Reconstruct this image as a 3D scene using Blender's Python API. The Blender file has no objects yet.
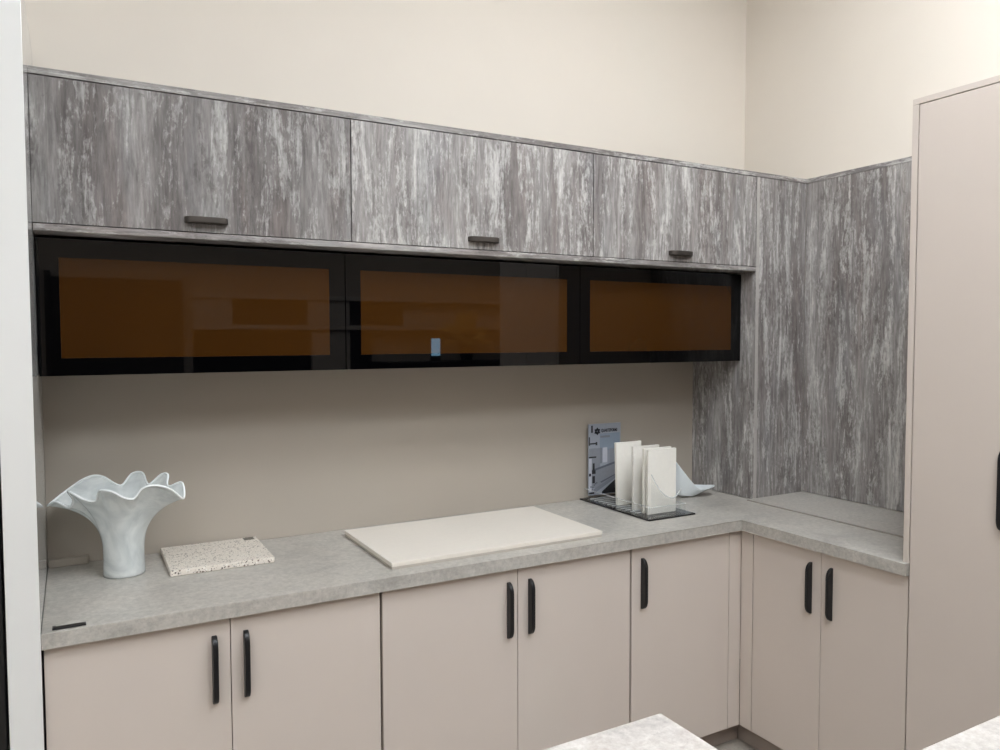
import bpy, bmesh, math, random
from mathutils import Vector, Matrix
S = bpy.context.scene
COL = S.collection
random.seed(7)

# ------------------------------------------------------------------ materials
def srgb(r, g, b):
    def f(c):
        c /= 255.0
        return c/12.92 if c <= .04045 else ((c+.055)/1.055)**2.4
    return (f(r), f(g), f(b), 1)

class NT:
    def __init__(s, name):
        s.m = bpy.data.materials.new(name); s.m.use_nodes = True
        s.t = s.m.node_tree; s.t.nodes.clear()
        s.out = s.t.nodes.new('ShaderNodeOutputMaterial')
    def n(s, t, **kw):
        nd = s.t.nodes.new(t)
        for k, v in kw.items():
            if k.startswith('_'): setattr(nd, k[1:], v)
            else:
                nd.inputs[k.replace('__', ' ')].default_value = v
        return nd
    def l(s, a, b): s.t.links.new(a, b)
    def bsdf(s, **kw):
        b = s.n('ShaderNodeBsdfPrincipled', **kw); s.l(b.outputs[0], s.out.inputs[0]); s.b = b; return b
    def coords(s, sx, sy, sz, off=(0, 0, 0), wrap=True):
        """object position; for upright boards x and y run into one axis so the grain meets at corners"""
        g = s.n('ShaderNodeNewGeometry'); sp = s.n('ShaderNodeSeparateXYZ'); s.l(g.outputs['Position'], sp.inputs[0])
        c = s.n('ShaderNodeCombineXYZ')
        if wrap:
            a = s.n('ShaderNodeMath', _operation='SUBTRACT'); s.l(sp.outputs[0], a.inputs[0]); s.l(sp.outputs[1], a.inputs[1])
            s.l(a.outputs[0], c.inputs[0]); s.l(sp.outputs[2], c.inputs[2])
        else:
            for i in range(3): s.l(sp.outputs[i], c.inputs[i])
        mp = s.n('ShaderNodeMapping'); mp.inputs['Scale'].default_value = (sx, sy, sz); mp.inputs['Location'].default_value = off
        s.l(c.outputs[0], mp.inputs[0]); return mp.outputs[0]
    def noise(s, vec, scale=1, detail=4, rough=.55, dist=0):
        nd = s.n('ShaderNodeTexNoise', Scale=scale, Detail=detail, Roughness=rough, Distortion=dist)
        s.l(vec, nd.inputs['Vector']); return nd.outputs['Fac']
    def ramp(s, fac, stops, interp='LINEAR'):
        r = s.n('ShaderNodeValToRGB'); r.color_ramp.interpolation = interp
        e = r.color_ramp.elements
        while len(e) < len(stops): e.new(.5)
        for i, (p, c) in enumerate(stops):
            e[i].position = p; e[i].color = c if len(c) == 4 else (*c, 1)
        s.l(fac, r.inputs[0]); return r.outputs[0]
    def mix(s, fac, a, b, mode='MIX'):
        m = s.n('ShaderNodeMix', _data_type='RGBA', _blend_type=mode)
        if isinstance(fac, (int, float)): m.inputs[0].default_value = fac
        else: s.l(fac, m.inputs[0])
        for k, v in ((6, a), (7, b)):
            if isinstance(v, tuple): m.inputs[k].default_value = v
            else: s.l(v, m.inputs[k])
        return m.outputs[2]
    def mul(s, a, b):
        m = s.n('ShaderNodeMath', _operation='MULTIPLY')
        for k, v in ((0, a), (1, b)):
            if isinstance(v, (int, float)): m.inputs[k].default_value = v
            else: s.l(v, m.inputs[k])
        return m.outputs[0]
    def bump(s, h, strength=.1, dist=.001):
        b = s.n('ShaderNodeBump', Strength=strength, Distance=dist); s.l(h, b.inputs['Height']); s.l(b.outputs[0], s.b.inputs['Normal'])

BW = [(0, 0, 0), (1, 1, 1)]
def plain(name, col, rough=.5, metal=0, spec=.5, var=.03, scale=30, bump=0, coat=0):
    t = NT(name); b = t.bsdf(Roughness=rough, Metallic=metal); b.inputs['Specular IOR Level'].default_value = spec
    b.inputs['Coat Weight'].default_value = coat
    v = t.coords(1, 1, 1, wrap=False); f = t.noise(v, scale, 4)
    lo = tuple(c*(1-var) for c in col[:3]) + (1,); hi = tuple(min(1, c*(1+var)) for c in col[:3]) + (1,)
    t.l(t.ramp(f, [(.3, lo), (.7, hi)]), b.inputs['Base Color'])
    if bump: t.bump(t.noise(v, scale*8, 2), bump, .0006)
    return t.m

def wood(name, horizontal=False, off=(0, 0, 0), dark=1.0):
    t = NT(name); b = t.bsdf(Roughness=.55); b.inputs['Specular IOR Level'].default_value = .35
    def C(sx, sz, o=0):
        if horizontal: return t.coords(sz, 1, sx*1.0, (off[0]+o, 3, off[2]+o*.7))
        return t.coords(sx, 1, sz, (off[0]+o, 3, off[2]+o*.7))
    D = lambda c, k=dark: tuple(x*k for x in c[:3])+(1,)
    # soft drifting vertical bands over straight-sided strips of different tone
    band = t.noise(C(8.5, .8), 1, 5, .62, .4)
    col = t.ramp(band, [(.34, D(srgb(118, 112, 110))), (.45, D(srgb(134, 129, 127))), (.56, D(srgb(152, 148, 146))), (.68, D(srgb(168, 165, 162)))])
    strip = t.noise(C(17, .05, 7), 1, 3, .6, 0)
    col = t.mix(.45, col, t.ramp(strip, [(.34, (.32, .315, .31)), (.45, (.44, .435, .43)), (.47, (.52, .52, .52)), (.57, (.54, .54, .54)), (.59, (.64, .64, .64)), (.7, (.68, .68, .68))]), 'OVERLAY')
    tint = t.ramp(t.noise(C(8, 1.3, 11), 1, 4, .6, .4), [(.53, (0, 0, 0)), (.64, (1, 1, 1))])
    col = t.mix(t.mul(tint, .40), col, D(srgb(124, 110, 106)))
    cool = t.ramp(t.noise(C(7, 1.3, 31), 1, 4, .6, .4), [(.54, (0, 0, 0)), (.68, (1, 1, 1))])
    col = t.mix(t.mul(cool, .30), col, D(srgb(146, 147, 151)))
    st = t.noise(C(85, 9, 5), 1, 5, .7, .25)
    # worn-through darker areas with a grainy, broken edge
    wd = t.ramp(t.noise(C(10, 1.9, 83), 1, 6, .7, .7), [(.50, (0, 0, 0)), (.62, (1, 1, 1))])
    wf = t.ramp(t.noise(C(78, 34, 91), 1, 4, .7, .5), [(.42, (0, 0, 0)), (.56, (1, 1, 1))])
    col = t.mix(t.mul(t.mul(wd, wf), .62), col, D(srgb(98, 91, 89)))
    # pale paint left on the board: ragged upright flakes, broken up by grain
    pa = t.noise(C(19, 2.9, 17), 1, 7, .74, .6); gr = t.noise(C(95, 38, 23), 1, 4, .7, .4)
    ad = t.n('ShaderNodeMath', _operation='MULTIPLY_ADD'); t.l(gr, ad.inputs[0]); ad.inputs[1].default_value = .42; t.l(pa, ad.inputs[2])
    patch = t.ramp(ad.outputs[0], [(.715, (0, 0, 0)), (.80, (1, 1, 1))])
    col = t.mix(t.mul(patch, .58), col, D(srgb(203, 201, 198)))
    core = t.ramp(ad.outputs[0], [(.83, (0, 0, 0)), (.90, (1, 1, 1))])
    col = t.mix(t.mul(core, .38), col, D(srgb(224, 222, 219)))
    col = t.mix(.66, col, t.ramp(st, [(.32, (.22, .215, .21)), (.5, (.5, .5, .5)), (.68, (.80, .80, .79))]), 'OVERLAY')
    sc = t.ramp(t.noise(C(46, 20, 53), 1, 6, .75, .8), [(.61, (0, 0, 0)), (.68, (1, 1, 1))])
    col = t.mix(t.mul(sc, .42), col, D(srgb(92, 87, 85)))
    ln = t.ramp(t.noise(C(16, .05, 61), 1, 2, .4, 0), [(.488, (0, 0, 0)), (.5, (1, 1, 1)), (.512, (0, 0, 0))])
    col = t.mix(t.mul(ln, .30), col, D(srgb(100, 95, 93)))
    t.l(col, b.inputs['Base Color']); t.bump(st, .12, .0006)
    return t.m

def concrete(name, base, rough=.38, contrast=1.0, sparkle=.5):
    t = NT(name); b = t.bsdf(Roughness=rough); b.inputs['Specular IOR Level'].default_value = .45
    v = t.coords(1, 1, 1, wrap=False)
    def sh(k): return tuple(min(1, c*k) for c in base[:3]) + (1,)
    c1 = t.noise(v, 6, 8, .64, .6)
    col = t.ramp(c1, [(.30, sh(1-.26*contrast)), (.45, sh(1-.05*contrast)), (.55, sh(1+.05*contrast)), (.70, sh(1+.20*contrast))])
    warm = t.ramp(t.noise(v, 3.1, 4, .6, .3), [(.42, (0, 0, 0)), (.65, (1, 1, 1))])
    col = t.mix(t.mul(warm, .30), col, (base[0]*1.04, base[1]*.97, base[2]*.94, 1))
    fine = t.noise(v, 75, 4, .7)
    col = t.mix(.34*contrast, col, t.ramp(fine, [(.3, (.15, .15, .15)), (.5, (.5, .5, .5)), (.7, (.85, .85, .85))]), 'OVERLAY')
    spots = t.ramp(t.noise(v, 24, 7, .74, 1.0), [(.55, (0, 0, 0)), (.64, (1, 1, 1))])
    col = t.mix(t.mul(spots, sparkle*.7), col, sh(1.28))
    pits = t.ramp(t.noise(v, 30, 6, .75, 1.2), [(.30, (1, 1, 1)), (.38, (0, 0, 0))])
    col = t.mix(t.mul(pits, .5), col, sh(.64))
    t.l(col, b.inputs['Base Color'])
    rr = t.ramp(c1, [(.3, (rough-.05,)*3), (.7, (rough+.08,)*3)]); t.l(rr, b.inputs['Roughness'])
    t.bump(fine, .06, .0004)
    return t.m

def terrazzo():
    t = NT('terrazzo'); b = t.bsdf(Roughness=.3)
    v = t.coords(1, 1, 1, wrap=False)
    col = t.mix(0.0, srgb(226, 218, 207), srgb(226, 218, 207))
    for sc, th, stops in ((240, .38, [(0, srgb(90, 78, 70)), (.3, srgb(176, 166, 152)), (.62, srgb(60, 52, 48)), (.8, srgb(206, 197, 184))]),
                          (125, .30, [(0, srgb(120, 104, 92)), (.4, srgb(238, 234, 226)), (.75, srgb(84, 72, 64))])):
        vo = t.n('ShaderNodeTexVoronoi', Scale=sc, Randomness=1.0); t.l(v, vo.inputs['Vector'])
        sp = t.n('ShaderNodeSeparateColor'); t.l(vo.outputs['Color'], sp.inputs[0])
        c = t.ramp(sp.outputs[0], stops, 'CONSTANT')
        near = t.ramp(vo.outputs['Distance'], [(.28, (1, 1, 1)), (.40, (0, 0, 0))])
        pick = t.ramp(sp.outputs[1], [(th+.12, (1, 1, 1)), (th+.14, (0, 0, 0))])
        col = t.mix(t.mul(near, pick), col, c)
    t.l(col, b.inputs['Base Color']); return t.m

def milk_glass(name, a, c, scale=9):
    t = NT(name)
    v = t.coords(1, 1, 1, wrap=False); f = t.noise(v, scale, 5, .55, 2.2)
    col = t.ramp(f, [(.34, a), (.66, c)])
    p = t.n('ShaderNodeBsdfPrincipled', Roughness=.10); p.inputs['Specular IOR Level'].default_value = .6
    t.l(col, p.inputs['Base Color'])
    tr = t.n('ShaderNodeBsdfTranslucent'); t.l(col, tr.inputs['Color'])
    tp = t.n('ShaderNodeBsdfTransparent'); tp.inputs[0].default_value = (.93, .96, .96, 1)
    m1 = t.n('ShaderNodeMixShader'); m1.inputs[0].default_value = .24; t.l(p.outputs[0], m1.inputs[1]); t.l(tr.outputs[0], m1.inputs[2])
    m2 = t.n('ShaderNodeMixShader'); tf = t.ramp(f, [(.34, (.13,)*3), (.66, (.02,)*3)]); t.l(tf, m2.inputs[0])
    t.l(m1.outputs[0], m2.inputs[1]); t.l(tp.outputs[0], m2.inputs[2]); t.l(m2.outputs[0], t.out.inputs[0])
    return t.m

def front_fresnel(t, ior):
    fr = t.n('ShaderNodeFresnel', IOR=ior); g = t.n('ShaderNodeNewGeometry')
    k = t.n('ShaderNodeMath', _operation='SUBTRACT'); k.inputs[0].default_value = 1; t.l(g.outputs['Backfacing'], k.inputs[1])
    return t.mul(fr.outputs[0], k.outputs[0])
def clear_sheet(name, tint=(.972, .976, .976, 1), body=.014, bodycol=(.8, .8, .8, 1)):
    """clear acrylic: see-through with a Fresnel gloss and a trace of haze"""
    t = NT(name)
    tp = t.n('ShaderNodeBsdfTransparent'); tp.inputs[0].default_value = tint
    gl = t.n('ShaderNodeBsdfGlossy', Roughness=.03)
    fr = front_fresnel(t, 1.45)
    df = t.n('ShaderNodeBsdfDiffuse'); df.inputs[0].default_value = bodycol
    m0 = t.n('ShaderNodeMixShader'); m0.inputs[0].default_value = body; t.l(tp.outputs[0], m0.inputs[1]); t.l(df.outputs[0], m0.inputs[2])
    m1 = t.n('ShaderNodeMixShader'); t.l(fr, m1.inputs[0]); t.l(m0.outputs[0], m1.inputs[1]); t.l(gl.outputs[0], m1.inputs[2])
    t.l(m1.outputs[0], t.out.inputs[0]); return t.m

def amber_glass():
    """bronze-tinted cabinet glass: dark tint, a little body colour, mirror-smooth face"""
    t = NT('amber_glass')
    v = t.coords(1, 1, 1, wrap=False); f = t.noise(v, 2, 2)
    col = t.ramp(f, [(.3, srgb(72, 44, 15)), (.7, srgb(77, 47, 17))])
    df = t.n('ShaderNodeBsdfDiffuse'); t.l(col, df.inputs[0])
    tp = t.n('ShaderNodeBsdfTransparent'); tp.inputs[0].default_value = (.16, .085, .028, 1)
    m0 = t.n('ShaderNodeMixShader'); m0.inputs[0].default_value = .35; t.l(df.outputs[0], m0.inputs[1]); t.l(tp.outputs[0], m0.inputs[2])
    gl = t.n('ShaderNodeBsdfGlossy', Roughness=.01); fr = front_fresnel(t, 1.44)
    m1 = t.n('ShaderNodeMixShader'); t.l(fr, m1.inputs[0]); t.l(m0.outputs[0], m1.inputs[1]); t.l(gl.outputs[0], m1.inputs[2])
    t.l(m1.outputs[0], t.out.inputs[0]); return t.m

def emit(name, col, st):
    t = NT(name); e = t.n('ShaderNodeEmission', Color=col, Strength=st); t.l(e.outputs[0], t.out.inputs[0]); return t.m

M = {}
M['paint'] = plain('wall_paint', srgb(231, 223, 212), .7, var=.012, scale=3, bump=.05, spec=.3)
M['far'] = plain('taupe_wall_paint', srgb(176, 164, 152), .7, var=.012, scale=3, spec=.3)
M['seam'] = plain('joint_sealant', srgb(150, 144, 136), .6, var=.05)
M['splash_shade'] = plain('shaded_backsplash_board', srgb(180, 171, 159), .42, var=.012, scale=4, spec=.4)  # wall beige darkened to hold the shade below the wall cabinets
M['ceil'] = plain('ceiling_paint', srgb(240, 238, 233), .85, var=.01, scale=4)
M['floor'] = concrete('floor_tile', srgb(160, 152, 142), .42, .6, .1)
M['greige'] = plain('greige_laminate', srgb(206, 195, 186), .48, var=.012, scale=4, spec=.4, bump=.03)
M['carcass'] = plain('carcass_board', srgb(188, 178, 168), .6, var=.02)
M['gap'] = plain('shadow_gap_board', srgb(70, 58, 52), .8, var=.02)
M['plinth'] = plain('plinth_board', srgb(160, 147, 138), .5, var=.05, scale=14)
M['wood'] = wood('weathered_wood_laminate', dark=1.0)
M['wood1'] = wood('weathered_wood_darker_board', off=(7.3, 0, 2.6), dark=.76)  # same wood pattern shifted, tones scaled darker for the left door
M['wood2'] = wood('weathered_wood_panel', off=(13.7, 0, 4.2), dark=1.0)
M['woodedge'] = wood('weathered_wood_edge', True, off=(3.1, 0, 8.8))
M['top'] = concrete('grey_stone_worktop', srgb(178, 174, 167), .34, .8)
M['island'] = concrete('pale_stone_worktop', srgb(194, 189, 184), .42, .9, .7)
M['black'] = plain('black_satin_metal', srgb(22, 22, 24), .38, var=.08, scale=60, spec=.4)
M['gun'] = plain('gunmetal', srgb(88, 83, 79), .36, metal=.75, var=.06, scale=60)
M['gloss'] = plain('gloss_white_board', srgb(226, 226, 224), .035, var=.006, scale=3)
M['blackglass'] = plain('black_lacquered_glass', srgb(3, 3, 4), .015, var=.05, spec=.36)
M['blackbody'] = plain('black_carcass', srgb(14, 14, 15), .5, var=.05)
M['inside'] = plain('inner_board', srgb(196, 170, 140), .6, var=.03)
M['amber'] = amber_glass()
M['terrazzo'] = terrazzo()
M['slab'] = plain('white_quartz', srgb(228, 221, 211), .42, var=.015, scale=80)
M['vase'] = milk_glass('milky_glass', srgb(228, 233, 233), srgb(247, 250, 249), 9)
M['rim'] = plain('rim_glass', srgb(246, 250, 250), .08, var=.01, coat=.5)
M['dish'] = plain('white_ceramic', srgb(226, 232, 235), .12, var=.02, scale=10)
M['band'] = plain('grey_edge_band', srgb(176, 171, 167), .5, var=.08, scale=40)
M['backing'] = plain('slab_backing', srgb(196, 189, 178), .6, var=.02)
M['sample'] = plain('white_sample', srgb(240, 237, 229), .35, var=.02, scale=60)
M['sample2'] = concrete('veined_sample', srgb(232, 230, 224), .35, .25, .3)
M['acryl'] = clear_sheet('clear_acrylic')
M['acryledge'] = clear_sheet('clear_acrylic_edge', (.9, .92, .92, 1), .45, (.85, .86, .85, 1))
M['blackplate'] = plain('smoked_black_acrylic', srgb(26, 24, 25), .12, var=.05)
M['tag'] = plain('grey_sticker', srgb(96, 92, 84), .4, var=.15, scale=300)
M['tab'] = plain('black_tab_plastic', srgb(34, 32, 34), .3, var=.1)
M['white'] = plain('white_plastic', srgb(240, 240, 238), .5, var=.01)
M['darkboard'] = plain('dark_board', srgb(40, 34, 31), .45, var=.1, scale=8)
M['oven'] = plain('dark_oven_glass', srgb(18, 17, 17), .2, var=.1)
M['petal'] = plain('dried_petal', srgb(224, 178, 104), .8, var=.3, scale=40)
M['light'] = emit('lamp_diffuser', (.915, .962, 1.01, 1), 12.0)
M['screen'] = emit('lit_screen', srgb(150, 205, 240), 4.0)
PR = {k: plain('print_'+k, srgb(*c), .35, var=.03, scale=90) for k, c in dict(
    pale=(158, 163, 174), sky=(138, 152, 168), grey=(126, 130, 140), white=(190, 192, 202), dark=(30, 30, 34), ink=(24, 26, 34), steel=(96, 100, 112), mid=(138, 142, 150)).items()}

# ------------------------------------------------------------------ mesh helpers
def bx(bm, x0, x1, y0, y1, z0, z1, bev=.0012, seg=2, mi=0):
    vs = [bm.verts.new(p) for p in ((x0, y0, z0), (x1, y0, z0), (x1, y1, z0), (x0, y1, z0), (x0, y0, z1), (x1, y0, z1), (x1, y1, z1), (x0, y1, z1))]
    fs = [bm.faces.new([vs[i] for i in q]) for q in ((3, 2, 1, 0), (4, 5, 6, 7), (0, 1, 5, 4), (1, 2, 6, 5), (2, 3, 7, 6), (3, 0, 4, 7))]
    for f in fs: f.material_index = mi
    if bev:
        es = list({e for f in fs for e in f.edges})
        r = bmesh.ops.bevel(bm, geom=es, offset=bev, segments=seg, affect='EDGES', profile=.5)
        for f in r['faces']: f.material_index = mi
def prism(bm, pts, axis, a, b, bev=0, mi=0):
    """outline of 2-D points pushed along an axis from a to b"""
    def P(p, h):
        return {'x': (h, p[0], p[1]), 'y': (p[0], h, p[1]), 'z': (p[0], p[1], h)}[axis]
    A = [bm.verts.new(P(p, a)) for p in pts]; B = [bm.verts.new(P(p, b)) for p in pts]
    n = len(pts); fs = [bm.faces.new(A), bm.faces.new(B[::-1])]
    fs += [bm.faces.new((A[i], B[i], B[(i+1) % n], A[(i+1) % n])) for i in range(n)]
    for f in fs: f.material_index = mi
    if bev:
        es = list(fs[0].edges)+list(fs[1].edges)
        r = bmesh.ops.bevel(bm, geom=es, offset=bev, segments=2, affect='EDGES', profile=.5)
        for f in r['faces']: f.material_index = mi
    bmesh.ops.recalc_face_normals(bm, faces=bm.faces[:])
def obj(name, bm, mat, parent=None, smooth=False):
    """links a bmesh given in world coordinates as one mesh object (local to its parent's origin)"""
    off = Vector((0, 0, 0)); p = parent
    while p: off += p.location; p = p.parent
    if off.length: bmesh.ops.translate(bm, vec=-off, verts=bm.verts[:])
    me = bpy.data.meshes.new(name); bm.to_mesh(me); bm.free()
    for m in (mat if isinstance(mat, (list, tuple)) else [mat]): me.materials.append(m)
    if smooth:
        for f in me.polygons: f.use_smooth = True
    o = bpy.data.objects.new(name, me); COL.objects.link(o)
    if parent: o.parent = parent
    return o
def box(name, x0, x1, y0, y1, z0, z1, mat, parent=None, bev=.0012):
    bm = bmesh.new(); bx(bm, x0, x1, y0, y1, z0, z1, bev); return obj(name, bm, mat, parent)
def tag(o, label, cat, group=None):
    o['label'] = label; o['category'] = cat
    if group: o['group'] = group
    return o
def thing(name, loc, label, cat, group=None):
    o = bpy.data.objects.new(name, None); COL.objects.link(o); o.location = loc; o.empty_display_size = .05
    return tag(o, label, cat, group)
def struct(o): o['kind'] = 'structure'; return o

# ------------------------------------------------------------------ the room
RX, LX, RY, CZ = 6.2, -2.6, -5.6, 3.6
WX = 3.426            # right wall of the kitchen corner
struct(box('floor', LX, RX, RY, 0, -.1, 0, M['floor'], bev=0))
struct(box('ceiling', LX-.1, RX+.1, RY-.1, .1, CZ, CZ+.1, M['ceil'], bev=0))
struct(box('wall_back', LX-.1, RX+.1, 0, .1, -.1, CZ, M['paint'], bev=0))
struct(box('wall_right', WX, WX+.12, -2.6, 0, 0, CZ, M['paint'], bev=0))
struct(box('wall_left', LX-.1, LX, RY, 0, -.1, CZ, M['paint'], bev=0))
struct(box('wall_far_right', RX, RX+.1, RY, 0, -.1, CZ, M['paint'], bev=0))
struct(box('wall_front', LX-.1, RX+.1, RY-.1, RY, -.1, CZ, M['far'], bev=0))

# glossy white partition at the left end of the run
PXI = .4855
pp = thing('partition_panel', (.45, -.32, 0), 'tall glossy white partition panel closing the left end of the run', 'panel')
box('panel_board', .418, PXI, -.623, -.0002, .001, 2.44, M['gloss'], pp, .0012)
bp = thing('room_divider', (.28, -.5, 0), 'tall black panel standing left of the white partition panel', 'panel')
box('board', .17, .412, -.62, -.45, .001, 2.30, M['blackbody'], bp, .003)

# ------------------------------------------------------------------ handles (solid bow pulls, D-shaped from the side)
def dprofile(h, d, n=14):
    """(protrusion, along) outline: flat against the door, rounded ends, straight front"""
    r = .034; pts = [(0, -h/2)]
    for i in range(1, n): a = math.pi/2*i/n; pts.append((d*math.sin(a)**.9, -h/2+r*(1-math.cos(a))))
    pts.append((d, -h/2+r)); pts.append((d, h/2-r))
    for i in range(n-1, 0, -1): a = math.pi/2*i/n; pts.append((d*math.sin(a)**.9, h/2-r*(1-math.cos(a))))
    pts.append((0, h/2)); return pts
def grip(bm, place, h, d, w):
    """back plate + front lip with a shallow finger groove down one flank"""
    def layer(pts, a, b, bev):
        A = [bm.verts.new(place(p[0], p[1], a)) for p in pts]; B = [bm.verts.new(place(p[0], p[1], b)) for p in pts]
        n = len(pts); fs = [bm.faces.new(A), bm.faces.new(B[::-1])]
        fs += [bm.faces.new((A[i], B[i], B[(i+1) % n], A[(i+1) % n])) for i in range(n)]
        bmesh.ops.recalc_face_normals(bm, faces=fs)
        bmesh.ops.bevel(bm, geom=list(fs[0].edges)+list(fs[1].edges), offset=bev, segments=2, affect='EDGES', profile=.5)
    layer(dprofile(h, d), -w/2, w/2, .0018)
    layer([(p[0]*.55+.0002, p[1]*.8) for p in dprofile(h, d)], w/2-.001, w/2+.0012, .0005)
def handle_y(parent, x, z, y, mat, h=.181, d=.026, w=.0135):      # door facing -Y, upright
    bm = bmesh.new(); grip(bm, lambda p, a, t: (x+t, y-p, z+a), h, d, w)
    bmesh.ops.recalc_face_normals(bm, faces=bm.faces[:]); return obj('handle', bm, mat, parent)
def handle_x(parent, y, z, x, mat, h=.181, d=.026, w=.011):      # door facing -X, upright
    bm = bmesh.new(); grip(bm, lambda p, a, t: (x-p, y+t, z+a), h, d, w)
    bmesh.ops.recalc_face_normals(bm, faces=bm.faces[:]); return obj('handle', bm, mat, parent)
def handle_h(parent, x, z, y, mat, h=.117, d=.028, w=.017):      # door facing -Y, lying level
    bm = bmesh.new(); grip(bm, lambda p, a, t: (x+a, y-p, z-t), h, d, w)
    bmesh.ops.recalc_face_normals(bm, faces=bm.faces[:]); return obj('handle', bm, mat, parent)

# ------------------------------------------------------------------ base cabinets
ZT = .9; TH = .0395; ZB = ZT-TH-.0015
DZ0, DZ1 = .090, .8575
FY = -.60; FX = 2.795; G = .0011
def base_y(x0, x1, doors, label, group='greige base cabinets'):
    t = thing('base_cabinet', ((x0+x1)/2, -.3, .09), label, 'cabinet', group)
    bm = bmesh.new()
    bx(bm, x0+.0008, x1-.0008, -.579, -.004, .092, ZB-.0005, .0008)
    obj('carcass', bm, M['gap'], t)
    for (a, b, hx) in doors:
        d = box('door', a+G, b-G, FY, FY+.0185, DZ0, DZ1, M['greige'], t, .0012)
        handle_y(d, hx, .725, FY-.0002, M['black'])
    return t
base_y(.4875, 1.3345, [(.489, .914, .873), (.914, 1.3322, .953)], 'greige double-door base cabinet beside the white partition, under the vase')
base_y(1.336, 2.2575, [(1.3380, 1.797, 1.763), (1.797, 2.2550, 1.842)], 'greige double-door base cabinet under the large white slab')
cs = base_y(2.259, 2.732, [(2.2615, 2.732, 2.308)], 'greige single-door base cabinet next to the inner corner')
box('filler_strip', 2.7335, 2.7945, FY-.0002, FY+.018, DZ0, DZ1, M['greige'], cs)
# right-hand run
t = thing('base_cabinet', (3.1, -.968, .09), 'greige double-door base cabinet on the right run, beside the tall unit', 'cabinet', 'greige base cabinets')
bm = bmesh.new(); bx(bm, FX+.021, 3.40, -1.2745, -.660, .092, ZB-.0005, .0008); obj('carcass', bm, M['gap'], t)
for a, b, hy in ((-.9615, -.6605, -.920), (-1.274, -.9615, -1.003)):
    d = box('door', FX, FX+.0185, a+G, b-G, DZ0, DZ1, M['greige'], t, .0012)
    handle_x(d, hy, .722, FX-.0002, M['black'])
box('filler_strip', 2.7950, 2.8130, -.6575, FY-.0008, DZ0, DZ1, M['greige'], t)
# plinths
tag(box('plinth', .488, 2.842, -.549, -.531, .0008, .0895, M['plinth']), 'grey-brown recessed plinth below the long run of doors', 'plinth')
tag(box('plinth', 2.843, 2.861, -1.276, -.5495, .0008, .0895, M['plinth']), 'grey-brown recessed plinth below the right-hand doors', 'plinth')

# ------------------------------------------------------------------ worktop
bm = bmesh.new()
xi, yi, XR, SX = .4862, -.62, 3.404, 3.0585
outline = [(xi, -.0015), (xi, yi), (2.7747, yi), (2.7747, -1.2775), (SX, -1.2775), (SX, -.3795), (3.098, -.3795), (3.098, -.0015)]
prism(bm, outline, 'z', ZT-TH, ZT, .0018)
tag(obj('worktop', bm, M['top']), 'L-shaped grey concrete-look worktop carrying the vase and samples', 'worktop')
bm = bmesh.new()
bx(bm, SX+.0042, XR-.0005, -1.2565, -.3795, ZT-TH, ZT+.0055, .0012)
wi = tag(obj('worktop_infill', bm, M['top']), 'grey worktop infill strip between the seam and right wood panel', 'worktop')

box('seam_strip', SX+.0006, SX+.0040, -1.2565, -.3795, ZT-.010, ZT+.0052, M['seam'], wi, .0004)
# ------------------------------------------------------------------ weathered wood panels
DC = .3776; ZTOP = 2.2885; ZSTRIP = 2.2705; XC = 3.099; XP = 3.4062
t = thing('corner_column', (3.2, -.19, .9), 'grey weathered-wood boxed corner column right of the wall cabinets', 'panel')
box('side_panel', XC, XC+.018, -DC, -.0015, ZT+.0006, ZSTRIP-.0006, M['wood2'], t, .0009)
box('edge_band', XC+.0004, XC+.0176, -DC-.0010, -DC-.0001, ZT+.0006, ZSTRIP-.0006, M['band'], t, .0002)
box('front_panel', XC+.0186, XP-.0006, -DC+.0006, -DC+.0186, ZT+.0006, ZSTRIP-.0006, M['wood2'], t, .0009)
t = tag(box('wall_panel', XP, XP+.018, -1.2565, -DC, ZT+.0062, ZSTRIP-.0006, M['wood2'], None, .0009), 'tall grey weathered-wood panel cladding the right wall', 'panel')
bm = bmesh.new()
prism(bm, [(PXI+.0004, -DC-.001), (PXI+.0004, -DC+.06), (XP+.018, -DC+.06), (XP+.018, -1.2565), (XP-.001, -1.2565), (XP-.001, -DC-.001)][::-1], 'z', ZSTRIP, ZTOP, .0009)
# the cornice runs along the front of the cabinets, then turns along the right wall
tag(obj('cornice_strip', bm, M['woodedge']), 'thin grey wood cornice strip along the top of cabinets and panels', 'trim')
tag(box('bottom_board', PXI+.0012, XC-.0008, -DC-.002, -.003, 1.8735, 1.8915, M['woodedge']), 'long grey wood board under the wood-front wall cabinets', 'shelf')

# ------------------------------------------------------------------ upper wood-front cabinets
def upper(x0, x1, hx, label, board='wood'):
    t = thing('wall_cabinet', ((x0+x1)/2, -.18, 1.892), label, 'cabinet', 'wood-front wall cabinets')
    bm = bmesh.new(); bx(bm, x0+.001, x1-.001, -DC+.021, -.003, 1.8925, ZSTRIP-.0008, .0008)
    obj('carcass', bm, M['gap'], t)
    d = box('door', x0+.0016, x1-.0016, -DC, -DC+.0185, 1.894, ZSTRIP-.0028, M[board], t, .0009)
    handle_h(d, hx, 1.9265, -DC-.0002, M['gun'])
upper(.4846, 1.333, .908, 'grey weathered-wood wall cabinet nearest the white partition, darkest door', 'wood1')
upper(1.333, 2.2535, 1.795, 'grey weathered-wood wall cabinet in the middle, wider than its neighbours')
upper(2.2535, 3.0975, 2.676, 'grey weathered-wood wall cabinet next to the corner column')

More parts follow.
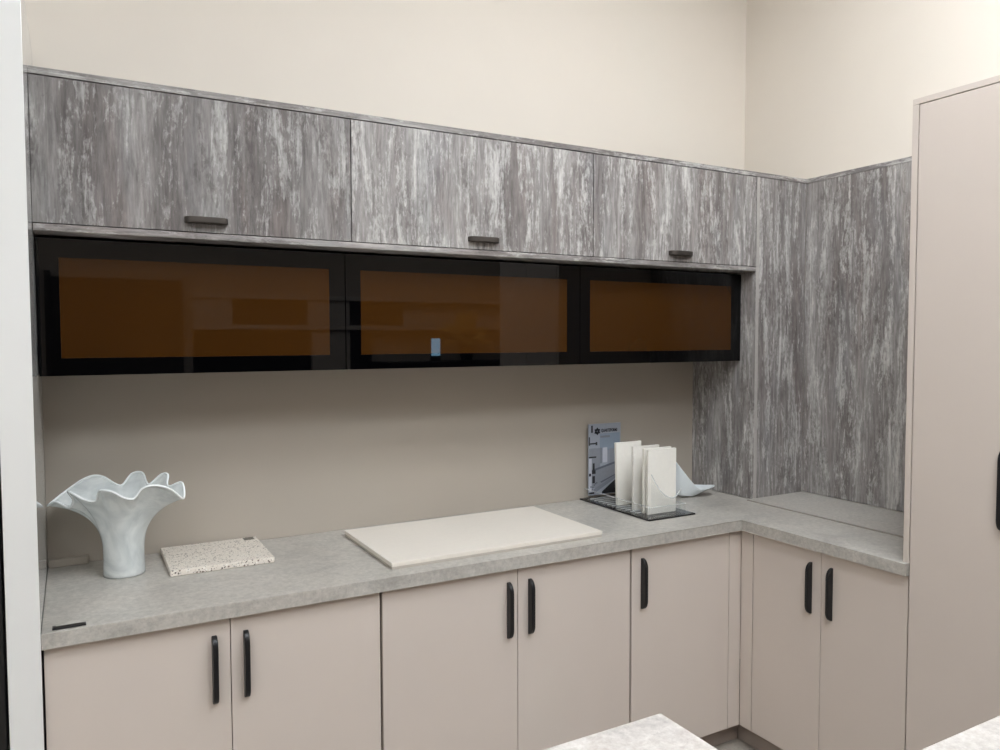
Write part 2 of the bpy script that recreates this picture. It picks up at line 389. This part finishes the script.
# ------------------------------------------------------------------ black glass cabinets
BD = .2993; K0, K1 = 1.4935, 1.8665
def glasscab(x0, x1, gx0, gx1, label):
    t = thing('glass_wall_cabinet', ((x0+x1)/2, -.15, K0), label, 'cabinet', 'black glass-front wall cabinets')
    bm = bmesh.new(); w = .016; yb = -BD+.0215
    bx(bm, x0+.001, x1-.001, yb, -.003, K0+.001, K0+w, .0006); bx(bm, x0+.001, x1-.001, yb, -.003, K1-w, K1-.0005, .0006)
    bx(bm, x0+.001, x0+w, yb, -.003, K0+w+.0002, K1-w-.0002, .0006); bx(bm, x1-w, x1-.001, yb, -.003, K0+w+.0002, K1-w-.0002, .0006)
    obj('carcass', bm, M['blackbody'], t)
    box('back_panel', x0+w+.0005, x1-w-.0005, -.012, -.004, K0+w+.0005, K1-w-.0005, M['inside'], t, 0)
    z0, z1 = 1.5415, 1.8135
    bm = bmesh.new(); a0, a1 = x0+.0016, x1-.0016
    y0, y1 = -BD, -BD+.019
    o4 = [(a0, K0), (a1, K0), (a1, K1-.002), (a0, K1-.002)]; i4 = [(gx0, z0), (gx1, z0), (gx1, z1), (gx0, z1)]
    V = lambda p, y: bm.verts.new((p[0], y, p[1]))
    of, inf, ob, ib = [V(p, y0) for p in o4], [V(p, y0) for p in i4], [V(p, y1) for p in o4], [V(p, y1) for p in i4]
    for i in range(4):
        j = (i+1) % 4
        bm.faces.new((of[i], of[j], inf[j], inf[i])); bm.faces.new((ob[i], ib[i], ib[j], ob[j]))
        bm.faces.new((of[i], ob[i], ob[j], of[j])); bm.faces.new((inf[i], inf[j], ib[j], ib[i]))
    bmesh.ops.recalc_face_normals(bm, faces=bm.faces[:])
    d = obj('door', bm, M['blackglass'], t)
    p = box('glass_pane', gx0+.0002, gx1-.0002, y0+.0001, y0+.0045, z0+.0002, z1-.0002, M['amber'], d, 0)
    p['label'] = 'bronze tinted glass pane'
glasscab(.4875, 1.3355, .541, 1.283, 'black wall cabinet with bronze glass nearest the white partition')
glasscab(1.3355, 2.250, 1.3865, 2.191, 'black wall cabinet with bronze glass in the middle, the widest')
glasscab(2.250, 3.0965, 2.2965, 3.0375, 'black wall cabinet with bronze glass next to the corner column')

# ------------------------------------------------------------------ tall unit on the right
TX = 2.7895
t = thing('tall_cabinet', (3.1, -1.57, 0), 'tall greige larder cabinet at the right edge with black handle', 'cabinet')
box('side_panel', TX, 3.404, -1.2762, -1.2575, ZT+.0007, ZTOP-.002, M['greige'], t, .001)
box('top_panel', TX, 3.404, -1.889, -1.2575, ZTOP-.0015, 2.3045, M['greige'], t, .001)
bm = bmesh.new(); bx(bm, TX+.02, 3.404, -1.889, -1.2785, .091, ZTOP-.002, .0008); obj('carcass', bm, M['gap'], t)
box('plinth', TX+.055, TX+.073, -1.888, -1.2785, .0008, .090, M['plinth'], t)
for a, b, hy in ((-1.5825, -1.2788, -1.545), (-1.888, -1.5825, -1.620)):
    d = box('door', TX, TX+.0185, a+G, b-G, .092, ZTOP-.0045, M['greige'], t, .0012)
    handle_x(d, hy, 1.172, TX-.0002, M['black'], h=.226, d=.026, w=.013)

# ------------------------------------------------------------------ islands in the foreground
def island(x0, x1, y0, y1, label):
    t = thing('island_counter', ((x0+x1)/2, (y0+y1)/2, 0), label, 'island')
    box('countertop', x0, x1, y0, y1, ZT-.022, ZT, M['island'], t, .0015)
    box('cabinet_body', x0+.03, x1-.03, y0+.03, y1-.03, .09, ZT-.0225, M['greige'], t, .002)
    box('plinth', x0+.07, x1-.07, y0+.07, y1-.07, .0008, .0895, M['plinth'], t)
island(.98, 1.4985, -2.2, -1.6265, 'foreground island with pale stone top, its corner at the bottom middle')
island(1.66, 2.40, -2.5, -1.9385, 'foreground island with pale stone top, cut off in the bottom right corner')

# ------------------------------------------------------------------ ruffled glass vase
def catmull(keys, a):
    """periodic Catmull-Rom through (angle, values...)"""
    ks = sorted(keys); n = len(ks); a %= 360
    i = max([k for k in range(n) if ks[k][0] <= a], default=n-1)
    k0, k1, k2, k3 = ks[(i-1) % n], ks[i], ks[(i+1) % n], ks[(i+2) % n]
    a1, a2 = k1[0], k2[0]
    if a2 <= a1: a2 += 360
    aa = a if a >= a1 else a+360
    u = (aa-a1)/(a2-a1); out = []
    for c in range(1, len(k1)):
        p0, p1, p2, p3 = k0[c], k1[c], k2[c], k3[c]
        out.append(.5*(2*p1+(p2-p0)*u+(2*p0-5*p1+4*p2-p3)*u*u+(3*p1-p0-3*p2+p3)*u**3))
    return out
VC = Vector((.686, -.192, ZT+.0006)); yaw = .5092
VR = Vector((math.cos(yaw), -math.sin(yaw), 0)); VF = Vector((math.sin(yaw), math.cos(yaw), 0))
rim = [(0, .180, .222), (346, .166, .256), (332, .146, .274), (320, .126, .266), (311, .116, .240), (298, .122, .246), (284, .130, .268), (272, .126, .272), (262, .108, .262), (255, .104, .236), (244, .122, .242), (231, .142, .262), (220, .142, .260), (211, .128, .232), (204, .140, .208), (194, .178, .222),
       (183, .216, .204), (168, .196, .236), (152, .168, .270), (140, .148, .272), (126, .116, .248), (116, .112, .244), (104, .126, .274), (90, .126, .277), (78, .108, .252), (70, .106, .246), (58, .128, .274), (46, .134, .276), (34, .124, .254), (25, .130, .248), (12, .166, .262)]
def vase_shell(inset, t0, t1, nt, na=220, full=True):
    rows = []
    for k in range(nt+1):
        t = t0+(t1-t0)*k/nt; row = []
        for i in range(na):
            a = 360*i/na; r, z = catmull(rim, a)
            s = t**3.3; base = .0545+.003*math.cos(math.pi*min(1, t*2.2))*.5
            rr = base+(r-base)*s-inset*(1-.55*s)
            zz = z*(t**.93)+inset*.0 if True else 0
            zz = (.252*(1-s)+z*s)*t
            ra = math.radians(a)
            # slight twist of the folds on the way up
            p = VC+VR*(rr*math.cos(ra))+VF*(rr*math.sin(ra))
            row.append(Vector((p.x, p.y, VC.z+zz)))
        rows.append(row)
    return rows
def vase():
    t = thing('ruffled_vase', VC, 'milky white ruffled-rim glass vase beside the white partition', 'vase')
    bm = bmesh.new()
    O = vase_shell(0, 0, 1, 40); I = vase_shell(.0042, .03, 1, 36)
    rows = O+I[::-1]
    VV = [[bm.verts.new(p) for p in r] for r in rows]; na = len(rows[0])
    for r in range(len(VV)-1):
        for i in range(na):
            j = (i+1) % na; bm.faces.new((VV[r][i], VV[r][j], VV[r+1][j], VV[r+1][i]))
    bm.faces.new(VV[0][::-1]); bm.faces.new(VV[-1])
    bmesh.ops.recalc_face_normals(bm, faces=bm.faces[:])
    obj('body', bm, M['vase'], t, True)
    # fire-polished rim: a rounded bead along the wavy edge
    bm = bmesh.new(); E = O[-1]; E2 = I[-1]; n = len(E); ring = []
    for i in range(n):
        c = (E[i]+E2[i])/2+Vector((0, 0, .0008)); tg = (E[(i+1) % n]-E[i-1]).normalized()
        u = tg.cross(Vector((0, 0, 1))).normalized(); w = u.cross(tg)
        ring.append([bm.verts.new(c+u*(.0036*math.cos(q*math.pi/4))+w*(.0036*math.sin(q*math.pi/4))) for q in range(8)])
    for i in range(n):
        for q in range(8):
            bm.faces.new((ring[i][q], ring[i][(q+1) % 8], ring[(i+1) % n][(q+1) % 8], ring[(i+1) % n][q]))
    bmesh.ops.recalc_face_normals(bm, faces=bm.faces[:])
    obj('rim_bead', bm, M['rim'], t, True)
vase()

# ------------------------------------------------------------------ slabs and small things on the worktop
t = thing('terrazzo_sample', (.95, -.16, ZT), 'speckled cream terrazzo slab lying between vase and white slab', 'slab')
box('slab', .800, 1.099, -.302, -.016, ZT+.0006, ZT+.0185, M['terrazzo'], t, .0022)
s = box('sticker', 1.055, 1.088, -.056, -.024, ZT+.0187, ZT+.0193, M['tag'], t, 0); s['label'] = 'small dark grey sticker'
t = thing('quartz_slab', (1.77, -.33, ZT), 'large plain white slab lying flat on the worktop', 'slab')
box('slab', 1.386, 2.166, -.557, -.098, ZT+.0085, ZT+.021, M['slab'], t, .0012)
box('backing_board', 1.388, 2.164, -.555, -.100, ZT+.0006, ZT+.0083, M['backing'], t, .0008)
t = thing('name_tab', (.545, -.6, ZT), 'small black plastic tab on the worktop edge below the vase', 'tab')
bm = bmesh.new(); bx(bm, .509, .580, -.609, -.589, ZT+.0006, ZT+.0042, .0014); bx(bm, .509, .516, -.609, -.589, ZT+.0044, ZT+.0056, .0004)
obj('tab_body', bm, M['tab'], t)
box('tab_ridge', .512, .577, -.606, -.602, ZT+.0058, ZT+.0068, M['gun'], t, .0003)
tag(box('shaded_backsplash_panel', .4858, XC-.0008, -.0075, -.0012, ZT+.0006, 1.4925, M['splash_shade'], None, .0006), 'backsplash panel behind the worktop, colour darkened for under-cabinet shade', 'panel')  # added panel with the under-cabinet shade put into its colour
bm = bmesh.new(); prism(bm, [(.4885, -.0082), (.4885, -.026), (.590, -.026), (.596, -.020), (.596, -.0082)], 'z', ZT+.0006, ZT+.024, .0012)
tag(obj('upstand_offcut', bm, M['splash_shade']), 'short beige upstand offcut against the wall behind the vase', 'offcut')

# ------------------------------------------------------------------ sample display stand
BX0, BX1, BY0, BY1 = 2.452, 2.686, -.466, -.012
t = thing('display_stand', (2.57, -.24, ZT), 'black and clear acrylic display stand holding upright white samples', 'stand')
box('base_plate', BX0, BX1, BY0, BY1, ZT+.0006, ZT+.0066, M['blackplate'], t, .001)
for k in range(11):
    y = -.36+k*.030
    box('slot_rib', BX0+.022, BX1-.045, y, y+.0045, ZT+.0068, ZT+.0115, M['acryledge'], t, .001)
def lip(y0, y1, x0, x1, z1):
    bm = bmesh.new(); bx(bm, x0, x1, y0, y1, ZT+.0068, z1, .0006); return bm
w = obj('side_wall', lip(BY0+.006, BY1-.02, BX0+.008, BX0+.0115, ZT+.050), M['acryl'], t)
box('wall_edge', BX0+.0078, BX0+.0117, BY0+.006, BY1-.02, ZT+.0502, ZT+.0524, M['acryledge'], w, .0004)
w = obj('side_wall', lip(BY0+.016, BY1-.02, BX1-.040, BX1-.0365, ZT+.044), M['acryl'], t)
box('wall_edge', BX1-.0402, BX1-.0363, BY0+.016, BY1-.02, ZT+.0442, ZT+.0460, M['acryledge'], w, .0004)
w = obj('front_wall', lip(BY0+.012, BY0+.0155, BX0+.012, BX1-.042, ZT+.046), M['acryl'], t)
box('wall_edge', BX0+.012, BX1-.042, BY0+.0118, BY0+.0157, ZT+.0462, ZT+.0480, M['acryledge'], w, .0004)
# swooping front guard
xs = [2.500+.148*i/28 for i in range(29)]
def sw(x):
    u = (x-2.500)/.148
    return ZT+.064+.100*(1-min(1, u/.78))**2.1+.028*max(0, (u-.74)/.26)**1.6
pts = [(x, sw(x)) for x in xs]
bm = bmesh.new(); prism(bm, [(2.500, ZT+.0068)]+[(2.648, ZT+.0068)]+pts[::-1], 'y', -.4235, -.420, 0)
g = obj('front_guard', bm, M['acryl'], t)
bm = bmesh.new(); prism(bm, [(x, z+.0002) for x, z in pts]+[(x, z+.0042) for x, z in pts[::-1]], 'y', -.4240, -.4195, 0)
obj('guard_edge', bm, M['acryledge'], g)
# printed header at the back
PY = -.034; PZ0, PZ1, PX0, PX1 = .918, 1.2255, 2.482, 2.654
h = box('header_card', PX0, PX1, PY, PY+.003, PZ0, PZ1, PR['pale'], t, .0004)
h['label'] = 'printed header card with a bathroom photo and a logo'
keys = list(PR); PM = [PR[k] for k in keys]
bm = bmesh.new(); layer = [0]
def poly(pts, k):
    layer[0] += 1; y = PY-.00025-.00001*layer[0]; W, H = PX1-PX0, PZ1-PZ0
    f = bm.faces.new([bm.verts.new((PX0+u*W, y, PZ0+v*H)) for u, v in pts]); f.material_index = keys.index(k)
def rect(u0, u1, v0, v1, k): poly([(u0, v0), (u1, v0), (u1, v1), (u0, v1)], k)
rect(.01, .99, .01, .99, 'pale'); rect(.35, .97, .62, .86, 'sky'); rect(.36, .66, .80, .83, 'grey')
rect(.02, .36, .30, .66, 'mid'); rect(.36, .42, .44, .66, 'grey'); rect(.44, .58, .45, .66, 'white'); rect(.60, .62, .42, .64, 'grey'); rect(.64, .80, .42, .64, 'mid'); rect(.82, .86, .42, .64, 'grey')
rect(.02, .10, .03, .52, 'white'); rect(.01, .24, .525, .545, 'dark'); rect(.08, .13, .88, .98, 'dark'); rect(.01, .045, .70, .82, 'dark'); rect(.02, .22, .715, .735, 'dark'); rect(.22, .27, .70, .745, 'dark')
poly([(.10, .36), (.98, .47), (.98, .44), (.10, .33)], 'steel')
poly([(.10, .33), (.98, .44), (.98, .26), (.30, .10), (.10, .10)], 'mid'); poly([(.36, .18), (.98, .30), (.98, .285), (.40, .165)], 'steel')
poly([(.14, .08), (.98, .29), (.98, .25), (.20, .03)], 'grey'); poly([(.42, .04), (.98, .25), (.98, .01), (.42, .01)], 'dark')
rect(.13, .19, .35, .45, 'dark'); rect(.11, .22, .30, .35, 'dark'); rect(.02, .08, .27, .31, 'ink'); rect(.12, .20, .17, .27, 'ink')
for u, v in ((.06, .11), (.12, .10), (.16, .13), (.20, .15), (.24, .16), (.10, .07)): rect(u, u+.035, v, v+.022, 'steel')
rect(.01, .18, .02, .045, 'dark')
obj('printed_picture', bm, PM, h)
W, H = PX1-PX0, PZ1-PZ0
bm = bmesh.new(); cx, cz = PX0+.265*W, PZ0+.895*H; y = PY-.0012      # lozenge of four leaves
for k in range(6):
    a = k*math.pi/3+math.pi/6; d = Vector((math.cos(a), 0, math.sin(a))); q = Vector((-d.z, 0, d.x)); c = Vector((cx, y-.00003*k, cz))
    bm.faces.new([bm.verts.new(c+d*r+q*s) for r, s in ((.0015, 0), (.009, .0065), (.0175, 0), (.009, -.0065))])
obj('logo', bm, PR['ink'], h)
cu = bpy.data.curves.new('lettering', 'FONT'); cu.body = 'QUARTZFORMS'; cu.size = .0182; cu.extrude = .0002; cu.offset = .0004
tmp = bpy.data.objects.new('lettering', cu); COL.objects.link(tmp)
dg = bpy.context.evaluated_depsgraph_get(); me = bpy.data.meshes.new_from_object(tmp.evaluated_get(dg))
bpy.data.objects.remove(tmp); bpy.data.curves.remove(cu)
me.transform(Matrix.Translation((PX0+.385*W, PY-.0012, PZ0+.882*H)) @ Matrix.Rotation(math.pi/2, 4, 'X'))
xsz = max(v.co.x for v in me.vertices)-min(v.co.x for v in me.vertices); x00 = min(v.co.x for v in me.vertices)
for v in me.vertices: v.co.x = x00+(v.co.x-x00)*(.50*W/xsz)
me.transform(Matrix.Translation(-Vector(t.location))); me.materials.clear(); me.materials.append(PR['ink'])
o = bpy.data.objects.new('lettering', me); COL.objects.link(o); o.parent = h
# the four samples
def sample(x0, x1, y, th, z1, lean, mat, label):
    bm = bmesh.new(); bx(bm, x0, x1, 0, th, 0, z1, .001)
    o = obj('stone_sample', bm, mat); o.location = (0, y, ZT+.0072); o.rotation_euler = (lean, 0, 0)
    tag(o, label, 'sample', 'upright white samples in the stand')
sample(2.501, 2.642, -.402, .012, .252, 0, M['sample'], 'upright white sample at the front of the stand, fully visible')
sample(2.501, 2.640, -.376, .011, .254, 0, M['sample'], 'upright white sample second from the front, close behind it')
sample(2.502, 2.636, -.313, .012, .254, math.radians(-1.0), M['sample2'], 'upright white sample third from the front of the stand')
sample(2.500, 2.632, -.213, .013, .258, math.radians(-2.5), M['sample'], 'upright white sample at the back, nearest the printed card')

# ------------------------------------------------------------------ curled white dish beside the column
def dish():
    c = Vector((2.882, -.170, ZT+.0006)); t = thing('curled_dish', c, 'white curled-rim dish behind the display stand by the corner column', 'dish')
    key = [((a-20) % 360, r, z) for a, r, z in ((0, .155, .040), (16, .122, .036), (38, .085, .040), (65, .060, .080), (100, .058, .120), (140, .060, .160), (180, .062, .170), (220, .060, .160), (260, .058, .112), (295, .060, .070), (322, .085, .036), (344, .122, .036))]
    def rows(off, n=22, na=120):
        R = []
        for k in range(n+1):
            s = k/n; row = []
            for i in range(na):
                a = 360*i/na; r, z = catmull(key, a); ra = math.radians(a)
                rr = .040*(1-s**1.6)*min(1, s*4)+r*s**1.35 if s else 0
                zz = z*s**1.7
                row.append(Vector((c.x+rr*math.cos(ra), c.y+rr*math.sin(ra), c.z+zz+off)))
            R.append(row)
        return R
    bm = bmesh.new(); A = rows(0); B = rows(.004)
    A = A[1:]; B = B[1:]
    Rr = A+B[::-1]; VV = [[bm.verts.new(p) for p in r] for r in Rr]; na = len(VV[0])
    for r in range(len(VV)-1):
        for i in range(na):
            j = (i+1) % na; bm.faces.new((VV[r][i], VV[r][j], VV[r+1][j], VV[r+1][i]))
    bm.faces.new(VV[0][::-1]); bm.faces.new(VV[-1]); bmesh.ops.recalc_face_normals(bm, faces=bm.faces[:])
    obj('bowl', bm, M['dish'], t, True)
dish()

# ------------------------------------------------------------------ the far side of the showroom (seen mirrored in the dark glass)
t = thing('dark_doorway', (.95, RY, 0), 'dark tall doorway mirrored in the left bronze glass', 'door')
box('leaf', .42, 1.47, RY+.002, RY+.05, .002, 2.14, M['darkboard'], t, .003)
box('frame', .37, .418, RY+.002, RY+.08, .002, 2.19, M['darkboard'], t, .003)
t = thing('wall_unit', (3.2, RY+.3, 0), 'cream wall unit with open dark niches mirrored in the bronze glass', 'cabinet')
uy0, uy1 = RY+.003, RY+.10
c = M['carcass']
box('top_rail', 1.55, 4.88, uy0, uy1+.03, 1.985, 2.03, c, t)
box('shelf_rail', 1.55, 4.88, uy0, uy1+.04, 1.69, 1.735, c, t)
box('cupboard_door', 1.552, 1.90, uy0, uy1, 1.737, 1.983, c, t)
box('cupboard_door', 2.62, 3.05, uy0, uy1, 1.737, 1.983, c, t)
box('niche_back', 1.902, 2.618, uy0, uy0+.02, 1.737, 1.983, M['darkboard'], t)
box('niche_back', 3.052, 3.66, uy0, uy0+.02, 1.737, 1.983, M['darkboard'], t)
box('niche_back', 3.662, 4.85, uy0, uy0+.02, 1.737, 1.983, M['carcass'], t)
box('post', 2.66, 3.05, uy0, uy1, .002, 1.688, c, t)
box('oven_front', 1.555, 2.658, uy0, uy0+.04, .4, 1.688, M['oven'], t)
box('oven_front', 3.052, 3.30, uy0, uy0+.04, .4, 1.688, M['oven'], t)
tag(box('sideboard', 3.302, 4.88, uy0, uy1+.45, .002, 1.36, M['oven']), 'dark sideboard on the far side, mirrored in the bronze glass', 'sideboard')
t = thing('dried_flower_vase', (4.22, RY+.42, 1.3605), 'vase of dried flowers mirrored in the middle bronze glass', 'flowers')
bm = bmesh.new()
for k in range(70):
    a, e = random.uniform(0, 2*math.pi), random.uniform(-.3, 1.4); r = random.uniform(.12, .26)
    p = Vector((4.22+r*1.05*math.cos(e)*math.cos(a), RY+.42+.5*r*math.cos(e)*math.sin(a), 1.60+r*.9*math.sin(e)))
    bmesh.ops.create_icosphere(bm, subdivisions=1, radius=1, matrix=Matrix.Translation(p) @ Matrix.Rotation(a, 4, 'Z') @ Matrix.Rotation(-e, 4, 'Y') @ Matrix.Diagonal((.085, .045, .02, 1)))
obj('petals', bm, M['petal'], t)
bm = bmesh.new(); bmesh.ops.create_cone(bm, cap_ends=True, segments=24, radius1=.06, radius2=.09, depth=.18, matrix=Matrix.Translation((4.22, RY+.42, 1.452)))
obj('pot', bm, M['blackbody'], t)
t = thing('lit_screen', (3.87, RY+.42, 1.3605), 'small bright blue screen mirrored in the middle bronze glass', 'screen')
box('casing', 3.815, 3.925, RY+.39, RY+.405, 1.361, 1.61, M['blackbody'], t)
box('display', 3.82, 3.92, RY+.4052, RY+.407, 1.42, 1.60, M['screen'], t, 0)

# ------------------------------------------------------------------ ceiling lights
def ceiling_light(x, y, label):
    t = thing('ceiling_light', (x, y, CZ), label, 'lamp', 'square ceiling light panels')
    bm = bmesh.new(); a, b = .30, .325
    for (x0, x1, y0, y1) in ((-b, b, -b, -a), (-b, b, a, b), (-b, -a, -a, a), (a, b, -a, a)): bx(bm, x+x0, x+x1, y+y0, y+y1, CZ-.03, CZ-.0005, .002)
    obj('frame', bm, M['white'], t)
    box('diffuser', x-a+.001, x+a-.001, y-a+.001, y+a-.001, CZ-.022, CZ-.012, M['light'], t, 0)
LIGHTS = [(-.75, -2.3), (1.6, -2.05), (2.45, -1.6), (1.5, -3.1), (.2, -3.6), (2.8, -3.4), (4.2, -4.2), (-1.4, -4.4)]
for i, (x, y) in enumerate(LIGHTS): ceiling_light(x, y, 'square white ceiling light panel above the showroom floor')

w = bpy.data.worlds.new('room_world'); S.world = w; w.use_nodes = True
w.node_tree.nodes['Background'].inputs[0].default_value = (.9, .92, 1, 1); w.node_tree.nodes['Background'].inputs[1].default_value = .2

# ------------------------------------------------------------------ camera
f, pit, rol = 765.41, .0467, -.0028
F = Vector((math.sin(yaw)*math.cos(pit), math.cos(yaw)*math.cos(pit), -math.sin(pit))); R = Vector((math.cos(yaw), -math.sin(yaw), 0)); U = R.cross(F)
R2 = math.cos(rol)*R+math.sin(rol)*U; U2 = -math.sin(rol)*R+math.cos(rol)*U
cd = bpy.data.cameras.new('camera'); co = bpy.data.objects.new('camera', cd); COL.objects.link(co)
m = Matrix((R2, U2, -F)).transposed().to_4x4(); m.translation = Vector((.5675, -2.6898, 1.5898)); co.matrix_world = m
cd.sensor_width = 36; cd.sensor_fit = 'HORIZONTAL'; cd.lens = 36*f/1000; cd.clip_start = .02
S.camera = co
S.view_settings.view_transform = 'Standard'; S.view_settings.look = 'None'; S.view_settings.gamma = 1; S.view_settings.use_curve_mapping = False
S.view_settings.exposure = 1.05
